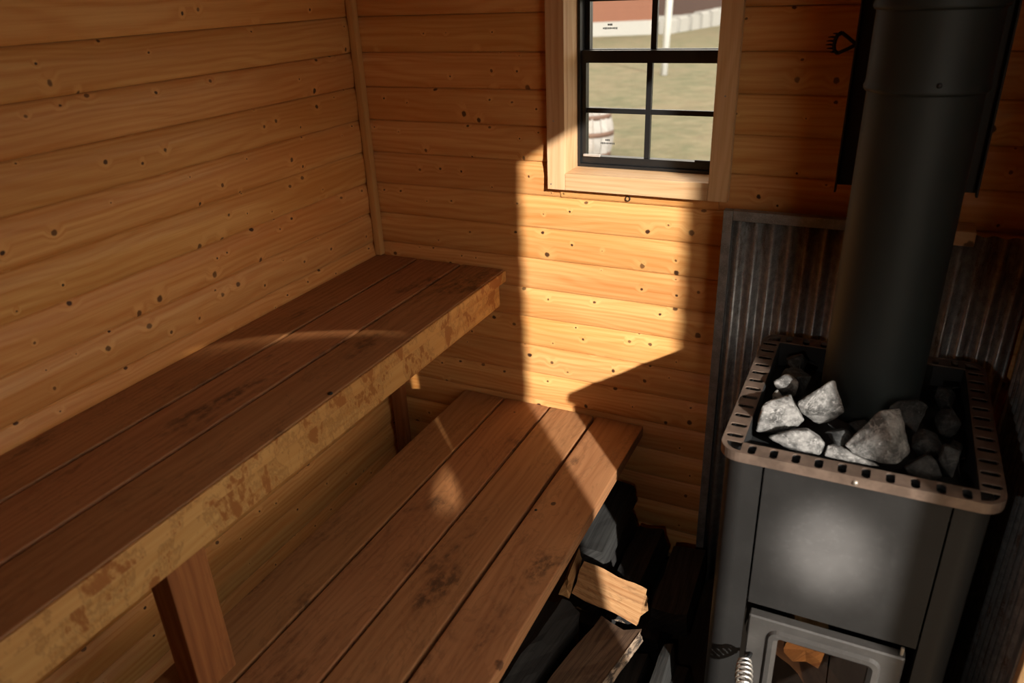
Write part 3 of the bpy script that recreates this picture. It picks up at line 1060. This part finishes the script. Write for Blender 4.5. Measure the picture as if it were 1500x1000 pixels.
firewood((1.392, -0.622, 0.425), (1.37, -0.30, 0.42), [(-0.035, -0.035), (0.035, -0.045), (0.045, 0.015), (-0.02, 0.032)], M['log'], 'pale split log seen through the glass of the stove door', 31, jit=0.007, ends=0.012)
firewood((1.50, -0.55, 0.22), (1.34, -0.50, 0.33), [(-0.025, -0.03), (0.03, -0.025), (0.01, 0.03)], M['log_brown'], 'dark split log leaning low inside the stove firebox', 32, jit=0.010)

# ------------------------------------------------------------------ stones on the stove
ROCKS = {
    'A': [(1.252, -0.54, 0.91), (1.266, -0.517, 0.91), (1.296, -0.488, 0.91), (1.312, -0.519, 0.9), (1.329, -0.493, 0.865), (1.318, -0.496, 0.85), (1.266, -0.533, 0.85), (1.246, -0.538, 0.845), (1.306, -0.52, 0.902), (1.256, -0.553, 0.9)],
    'B': [(1.362, -0.453, 0.94), (1.37, -0.44, 0.935), (1.398, -0.468, 0.885), (1.376, -0.448, 0.85), (1.339, -0.463, 0.855), (1.319, -0.47, 0.865), (1.311, -0.483, 0.895), (1.354, -0.467, 0.935), (1.333, -0.487, 0.89), (1.371, -0.472, 0.92)],
    'C': [(1.404, -0.537, 0.855), (1.453, -0.52, 0.93), (1.486, -0.492, 0.925), (1.497, -0.529, 0.895), (1.515, -0.52, 0.855), (1.497, -0.552, 0.845), (1.473, -0.554, 0.84), (1.42, -0.546, 0.845), (1.481, -0.568, 0.903)],
    'D': [(1.27, -0.564, 0.855), (1.313, -0.566, 0.88), (1.34, -0.561, 0.885), (1.374, -0.547, 0.855), (1.368, -0.559, 0.837), (1.297, -0.566, 0.845)],
    'D2': [(1.376, -0.547, 0.853), (1.395, -0.547, 0.853), (1.437, -0.555, 0.843), (1.472, -0.562, 0.839), (1.424, -0.565, 0.837), (1.373, -0.565, 0.839)],
    'E': [(1.254, -0.406, 0.89), (1.273, -0.383, 0.9), (1.302, -0.383, 0.89), (1.284, -0.406, 0.885), (1.301, -0.382, 0.855), (1.258, -0.38, 0.865)],
    'E2': [(1.255, -0.413, 0.865), (1.264, -0.404, 0.875), (1.277, -0.413, 0.865), (1.257, -0.414, 0.85)],
    'F': [(1.474, -0.371, 0.895), (1.515, -0.355, 0.895), (1.528, -0.364, 0.89), (1.514, -0.4, 0.845), (1.456, -0.388, 0.885), (1.473, -0.372, 0.855)],
    'G': [(1.505, -0.565, 0.85), (1.539, -0.56, 0.88), (1.552, -0.562, 0.877), (1.565, -0.572, 0.85), (1.554, -0.571, 0.838), (1.512, -0.567, 0.838)],
    'H': [(1.556, -0.545, 0.865), (1.561, -0.552, 0.9), (1.585, -0.55, 0.87), (1.583, -0.562, 0.843), (1.589, -0.532, 0.885)],
}


def rock(pts, mat, label, depth=0.06, seed=0, rough=0.0022):
    c = sum((Vector(p) for p in pts), Vector()) / len(pts)
    P = [Vector(p) - c for p in pts]
    P += [Vector((q.x * 0.72, q.y + depth, q.z * 0.7 - 0.3 * depth)) for q in P]
    P.append(Vector((0, depth * 0.4, min(q.z for q in P) - 0.012)))
    bm = bmesh.new()
    for q in P:
        bm.verts.new(q)
    r = bmesh.ops.convex_hull(bm, input=bm.verts)
    junk = [g for g in set(r['geom_interior'] + r['geom_unused']) if isinstance(g, bmesh.types.BMVert) and g.is_valid]
    if junk:
        bmesh.ops.delete(bm, geom=junk, context='VERTS')
    bmesh.ops.dissolve_limit(bm, angle_limit=math.radians(9), verts=bm.verts, edges=bm.edges)
    bmesh.ops.bevel(bm, geom=list(bm.edges), offset=0.0022, segments=1, affect='EDGES')
    bmesh.ops.triangulate(bm, faces=bm.faces)
    for _ in range(3):
        lng = [e for e in bm.edges if e.calc_length() > 0.009]
        if lng:
            bmesh.ops.subdivide_edges(bm, edges=lng, cuts=1, use_grid_fill=True)
            bmesh.ops.triangulate(bm, faces=[f for f in bm.faces if len(f.verts) > 3])
    bm.normal_update()
    for v in bm.verts:
        n1 = noise.noise(v.co * 45 + Vector((seed * 5.3, 0, 0)))
        n2 = noise.noise(v.co * 140 + Vector((0, seed * 2.1, 0)))
        v.co += v.normal * (n1 * rough + n2 * rough * 0.6)
    o = link('sauna_stone', mesh_of('sauna_stone', bm, mat), None, c)
    return tag(o, label, 'stone', 'stones on the stove')


S, SD = M['stone'], M['stone_shaded']
RL = {'A': ('squarish pale grey stone beside the slotted left side of the stove rim', S, 0.055),
      'B': ('pale grey blocky stone with raised tip against the stove pipe', S, 0.04),
      'C': ('largest pale grey pyramid-shaped stone on the stove', S, 0.05),
      'D': ('low mottled stone with white veins lying against the front rim', S, 0.045),
      'D2': ('thin grey sliver of stone along the front rim under the pyramid-shaped stone', S, 0.03),
      'E': ('small sharp stone behind the squarish pale stone', S, 0.05),
      'E2': ('tiny grey stone chip wedged between squarish stone and sharp stone', S, 0.02),
      'F': ('dark angular stone behind the pyramid-shaped stone beside the pipe', SD, 0.02),
      'G': ('dark grey wedge-shaped stone against the front rim right of the pyramid stone', SD, 0.04),
      'H': ('dark upright stone beside the dark wedge-shaped stone at the rim', SD, 0.05)}
for i, (kk, pts) in enumerate(ROCKS.items()):
    lab, mt, dp = RL[kk]
    if kk == 'F':
        pts = [(x + 0.012, y - 0.030, z) for x, y, z in pts]
    rock(pts, mt, lab, dp, i + 1)


def lump(c, s, seed, label):
    r = random.Random(seed)
    pts = []
    for _ in range(13):
        v = Vector((r.gauss(0, 1), r.gauss(0, 1), r.gauss(0, 1))).normalized()
        pts.append((c[0] + v.x * s[0], c[1] + v.y * s[1], c[2] + v.z * s[2]))
    return rock(pts, SD, label, 0.0, seed)


for i, (c, s, lab) in enumerate((((1.395, -0.505, 0.846), (0.028, 0.026, 0.024), 'dark stone sunk between the blocky stone and the pyramid-shaped stone'),
                                 ((1.548, -0.475, 0.852), (0.034, 0.04, 0.03), 'dark rounded stone behind the wedge-shaped stone'),
                                 ((1.578, -0.37, 0.850), (0.026, 0.04, 0.028), 'dark stone between the stove pipe and the right side of the rim'),
                                 ((1.292, -0.318, 0.856), (0.036, 0.042, 0.034), 'dark stone behind the small sharp stone'),
                                 ((1.288, -0.225, 0.850), (0.034, 0.035, 0.028), 'dark stone in the back corner of the stove beside corrugated sheet'),
                                 ((1.435, -0.445, 0.842), (0.032, 0.024, 0.022), 'dark stone touching the front of the stove pipe'),
                                 ((1.578, -0.265, 0.850), (0.026, 0.04, 0.028), 'dark stone in the back corner of the stove beside the side wall'),
                                 ((1.275, -0.455, 0.842), (0.024, 0.026, 0.022), 'dark low stone between squarish pale stone and slotted rim'),
                                 ((1.592, -0.455, 0.838), (0.013, 0.03, 0.018), 'dark flat stone chip along the right inner side of the rim'))):
    lump(c, s, 40 + i, lab)

# ------------------------------------------------------------------ stove pipe, its shield, the claw
PX, PY = 1.436, -0.290
sp = thing('stove_pipe', (PX, PY, 0.80), 'thick matte black stove pipe with overlapping sections above the stones', 'stove pipe')


def pipe(z0, z1, r, lip):
    prof = [(r - 0.004, z0 + 0.001), (r, z0)]
    if lip:
        prof += [(r + 0.0022, z0 + 0.003), (r + 0.0026, z0 + 0.007), (r + 0.0008, z0 + 0.012)]
    prof += [(r, z0 + 0.018), (r, z1 - 0.05), (r, z1)]
    return link('pipe_section', lathe_mesh('pipe_section', [(a, b - 0.80) for a, b in prof], M['pipe'], 64), sp, (PX, PY, 0.80))


pipe(0.815, 1.48, 0.0945, False)
pipe(1.455, 1.61, 0.0985, True)
pipe(1.588, 2.15, 0.1020, True)
for ang, zz, rr in ((-80, 1.473, 0.0985), (20, 1.473, 0.0985), (150, 1.473, 0.0985), (-75, 1.606, 0.102)):
    a = math.radians(ang)
    bm = bmesh.new()
    bmesh.ops.create_uvsphere(bm, u_segments=10, v_segments=6, radius=0.0048)
    link('rivet', mesh_of('rivet', bm, M['iron'], True), sp, (PX + rr * math.cos(a), PY + rr * math.sin(a), zz))

sh = thing('pipe_shield', (PX, -0.13, 1.22), 'flat black metal heat shield with folded edges behind the stove pipe', 'heat shield')
HX0, HX1, HZ0, HZ1, HY = 1.305, 1.567, 1.240, 2.12, -0.13
box('shield_plate', (HX0, HY, HZ0), (HX1, HY + 0.003, HZ1), M['shield'], sh, 'Z', 0.001)
box('folded_edge', (HX0 - 0.0005, HY - 0.022, HZ0 - 0.012), (HX0 + 0.0035, HY - 0.0003, HZ1), M['shield'], sh, 'Z', 0.001)
box('folded_edge', (HX1 - 0.0035, HY - 0.022, HZ0 - 0.004), (HX1 + 0.0005, HY - 0.0003, HZ1), M['shield'], sh, 'Z', 0.001)
for zz in (1.34, 1.90):
    for xx in (1.34, 1.53):
        box('standoff', (xx, HY + 0.0035, zz), (xx + 0.016, -0.0005, zz + 0.016), M['shield'], sh, 'X', 0.001)

cl = thing('iron_claw', (1.30, -0.08, 1.50), 'small black iron claw tool with short tines beside the pipe shield', 'hand tool')
cy = -0.08
head = [(1.274, cy, 1.5365), (1.266, cy, 1.532), (1.2625, cy, 1.523), (1.2615, cy, 1.512), (1.2635, cy, 1.502), (1.271, cy, 1.4965)]
link('claw_head', tube_mesh('claw_head', head, 0.0040, M['iron'], 8), cl)
link('arm', tube_mesh('arm', [(1.273, cy, 1.5365), (1.287, cy, 1.5265), (1.303, cy, 1.514)], 0.0036, M['iron'], 8), cl)
link('arm', tube_mesh('arm', [(1.270, cy, 1.4965), (1.286, cy, 1.504), (1.303, cy, 1.513)], 0.0036, M['iron'], 8), cl)
link('handle', tube_mesh('handle', [(1.301, cy, 1.5135), (1.34, cy + 0.002, 1.5135), (1.52, cy + 0.004, 1.515)], 0.0045, M['iron'], 8), cl)
for i, (x, z) in enumerate(((1.268, 1.534), (1.2635, 1.5275), (1.262, 1.520), (1.2615, 1.513), (1.2625, 1.506), (1.267, 1.499))):
    e = [0.010, 0.014, 0.015, 0.015, 0.013, 0.010][i]
    link('tine', tube_mesh('tine', [(x, cy, z), (x - e * 0.6, cy - 0.003, z + 0.001), (x - e, cy - 0.009, z + 0.001)], [0.0022, 0.0017, 0.0008], M['iron'], 6), cl)
link('wall_pin', tube_mesh('wall_pin', [(1.50, cy + 0.008, 1.512), (1.50, -0.0005, 1.510)], 0.004, M['iron'], 8), cl)

# ------------------------------------------------------------------ firewood between bench and stove
firewood((0.905, -0.90, 0.165), (0.975, -0.500, 0.150), [(-0.055, 0.045), (0.052, 0.050), (0.060, 0.028), (0.030, -0.03), (0.0, -0.045), (-0.045, -0.01)], M['log_brown'],
         'long brown split log with rough bark along one edge', 1, bark=(1, 2, 3), ends=0.03)
firewood((0.848, -0.440, 0.268), (1.025, -0.455, 0.246), [(0.0, 0.045), (0.050, -0.030), (0.035, -0.042), (-0.045, -0.038)], M['log'],
         'yellow wedge of split wood lying crosswise on top of the pile', 2, jit=0.007, ends=0.012)
firewood((0.795, -0.82, 0.180), (0.828, -0.515, 0.180), [(-0.05, 0.03), (0.0, 0.055), (0.045, 0.03), (0.04, -0.03), (-0.04, -0.035)], M['log_char'],
         'charred black split log half under the low bench', 3, jit=0.009, ends=0.02)
firewood((0.845, -0.375, 0.262), (0.835, -0.06, 0.262), [(-0.04, 0.035), (0.036, 0.03), (0.045, -0.03), (-0.04, -0.035)], M['log_grey'],
         'grey weathered log at the back under the low bench', 4, jit=0.007)
firewood((0.826, -0.50, 0.266), (0.812, -0.388, 0.262), [(-0.016, -0.03), (0.008, 0.032), (0.018, 0.004), (0.012, -0.036)], M['log'],
         'thin orange split stick poking out beside the yellow wedge', 5)
firewood((1.100, -0.86, 0.125), (1.092, -0.475, 0.125), [(-0.012, 0.03), (0.012, 0.032), (0.022, -0.03), (-0.016, -0.03)], M['log_grey'],
         'narrow grey stick standing on edge next to the stove', 6)
firewood((1.072, -0.40, 0.145), (1.062, -0.14, 0.145), [(-0.045, 0.035), (0.045, 0.045), (0.05, -0.03), (-0.05, -0.04)], M['log_char'],
         'blackened log lying behind the narrow stick', 7)
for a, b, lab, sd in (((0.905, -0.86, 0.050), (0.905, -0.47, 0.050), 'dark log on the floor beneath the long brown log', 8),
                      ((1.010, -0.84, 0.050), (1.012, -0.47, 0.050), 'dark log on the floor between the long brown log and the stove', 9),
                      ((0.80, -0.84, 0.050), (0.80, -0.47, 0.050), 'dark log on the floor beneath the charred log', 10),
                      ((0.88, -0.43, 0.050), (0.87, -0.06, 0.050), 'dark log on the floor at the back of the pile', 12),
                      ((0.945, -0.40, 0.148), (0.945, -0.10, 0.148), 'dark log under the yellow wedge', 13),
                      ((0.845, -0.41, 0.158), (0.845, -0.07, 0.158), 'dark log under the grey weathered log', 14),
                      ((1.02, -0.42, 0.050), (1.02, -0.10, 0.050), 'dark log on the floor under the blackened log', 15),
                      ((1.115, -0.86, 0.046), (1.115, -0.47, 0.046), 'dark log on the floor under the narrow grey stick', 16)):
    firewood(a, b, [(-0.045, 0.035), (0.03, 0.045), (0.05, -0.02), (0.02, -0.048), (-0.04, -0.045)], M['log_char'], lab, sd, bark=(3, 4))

# ------------------------------------------------------------------ outside
GZ = -0.45
bm = bmesh.new()
bmesh.ops.create_grid(bm, x_segments=60, y_segments=60, size=75)
for v in bm.verts:
    v.co.z = GZ + 0.05 * noise.noise(Vector((v.co.x * 0.15, v.co.y * 0.15, 0)))
ground = tag(link('ground', mesh_of('ground', bm, M['grass'], True)), kind='structure')

bl = thing('wooden_barrel', (-2.13, 7.65, GZ), 'weathered whitish wooden barrel standing on the lawn outside', 'barrel')
BH, NB = 0.60, 18


def bar_r(z):
    return 0.265 + 0.055 * math.sin(math.pi * z / BH)


for i in range(NB):
    bm = bmesh.new()
    rows = []
    for j in range(9):
        z = BH * j / 8
        r = bar_r(z) + 0.003 * math.sin(i * 2.4)
        row = []
        for rr, aa in ((r, 0.03), (r, 0.97), (r - 0.025, 0.97), (r - 0.025, 0.03)):
            a = 2 * math.pi * (i + aa) / NB
            row.append(bm.verts.new((rr * math.cos(a), rr * math.sin(a), z)))
        rows.append(row)
    for j in range(8):
        for q in range(4):
            bm.faces.new((rows[j][q], rows[j][(q + 1) % 4], rows[j + 1][(q + 1) % 4], rows[j + 1][q]))
    bm.faces.new(rows[0][::-1])
    bm.faces.new(rows[-1])
    link('stave', mesh_of('stave', bm, M['stave']), bl, (-2.13, 7.65, GZ))
for z in (0.06, 0.33, 0.54):
    r = bar_r(z) + 0.006
    link('hoop', lathe_mesh('hoop', [(r - 0.006, z - 0.03), (r, z - 0.03), (r, z + 0.03), (r - 0.006, z + 0.03)], M['hoop'], 32), bl, (-2.13, 7.65, GZ))
link('barrel_head', lathe_mesh('barrel_head', [(0.001, BH - 0.06), (0.245, BH - 0.06), (0.245, BH - 0.08), (0.001, BH - 0.08)], M['stave'], 32), bl, (-2.13, 7.65, GZ))

fp = thing('flag_pole', (-3.69, 17.0, GZ), 'white pole standing on the lawn outside the window', 'pole')
lean = Vector((0.035, 0.0, 1.0)).normalized()
link('pole_shaft', tube_mesh('pole_shaft', [lean * 0.0, lean * 3.0, lean * 7.0], [0.085, 0.08, 0.06], M['white_paint'], 20), fp, (-3.69, 17.0, GZ))
link('pole_cap', tube_mesh('pole_cap', [lean * 6.99, lean * 7.05, lean * 7.10], [0.07, 0.075, 0.02], M['white_paint'], 20), fp, (-3.69, 17.0, GZ))


def building(name, p0, ang, length, depth, height, found, wall_m, label, eave=0.5):
    root = tag(link(name, None, None, (p0[0], p0[1], GZ)), label, 'building')
    root.rotation_euler = (0, 0, ang)

    def part(nm, lo, hi, mat):
        bm = bmesh.new()
        add_box(bm, [(a + b) / 2 for a, b in zip(lo, hi)], [b - a for a, b in zip(lo, hi)])
        o = bpy.data.objects.new(nm, mesh_of(nm, bm, mat))
        COL.objects.link(o)
        o.parent = root
        return o
    part('foundation', (-length, 0, -0.2), (0, depth, found), M['white_wall'])
    part('wall', (-length, 0.06, found), (-0.05, depth - 0.06, height), wall_m)
    bm = bmesh.new()
    y0, y1, ym, zt = -eave, depth + eave, depth / 2, height + depth * 0.35
    prof = [(y0, height - 0.1), (ym, zt), (y1, height - 0.1), (y1, height + 0.05), (ym, zt + 0.18), (y0, height + 0.05)]
    a = [bm.verts.new((-length - 0.4, y, z)) for y, z in prof]
    b = [bm.verts.new((0.4, y, z)) for y, z in prof]
    for i in range(6):
        bm.faces.new((a[i], a[(i + 1) % 6], b[(i + 1) % 6], b[i]))
    bm.faces.new((a[0], a[1], a[4], a[5]))
    bm.faces.new((a[1], a[2], a[3], a[4]))
    bm.faces.new((b[0], b[1], b[4], b[5]))
    bm.faces.new((b[1], b[2], b[3], b[4]))
    o = bpy.data.objects.new('roof', mesh_of('roof', bm, M['roof']))
    COL.objects.link(o)
    o.parent = root
    return root


building('red_barn', (-7.95, 31.35), math.atan2(0.43, 0.9), 14.0, 8.0, 4.5, 0.56, M['red'], 'red wooden barn on a white foundation beyond the lawn')
building('brown_house', (6.0, 49.0), math.atan2(0.43, 0.9), 22.0, 9.0, 5.5, 0.3, M['brown'], 'dark brown house far behind the row of pale blocks')
rb = random.Random(3)
ORD = ('nearest to the barn', 'second from the barn', 'third from the barn', 'fourth from the barn', 'fifth from the barn', 'sixth and farthest from the barn')
for i in range(6):
    t = i / 5.0
    x, y = -7.62 + 0.95 * t, 31.9 + 5.9 * t
    h = 0.56 + 0.05 * rb.random() + 0.03 * i
    bm = bmesh.new()
    add_box(bm, (0, 0, h / 2 - 0.06), (1.02, 0.5, h + 0.12))
    bmesh.ops.bevel(bm, geom=list(bm.edges), offset=0.07, segments=2, affect='EDGES')
    for v in bm.verts:
        v.co += Vector((rb.uniform(-1, 1), rb.uniform(-1, 1), rb.uniform(-1, 1))) * 0.02
    tag(link('concrete_block', mesh_of('concrete_block', bm, M['white_wall']), None, (x, y, GZ), (0, 0, math.atan2(5.9, 0.95) + rb.uniform(-0.05, 0.05))),
        'pale rounded block outside, ' + ORD[i] + ' in its row', 'block', 'pale blocks beside the barn')

pp = thing('sun_cut_post', (2.70, -1.884, GZ), 'unseen square wooden post added outside the doorway to cut the sunlight', 'post')  # unseen post, added to cut and soften one edge of the sunlight
box('sun_cut_post_shaft', (2.655, -1.929, GZ), (2.745, -1.839, 3.1), M['casing'], pp, 'Z', 0.004)
box('sun_cut_post_foot', (2.63, -1.954, GZ - 0.05), (2.77, -1.814, GZ + 0.12), M['casing'], pp, 'X', 0.004)
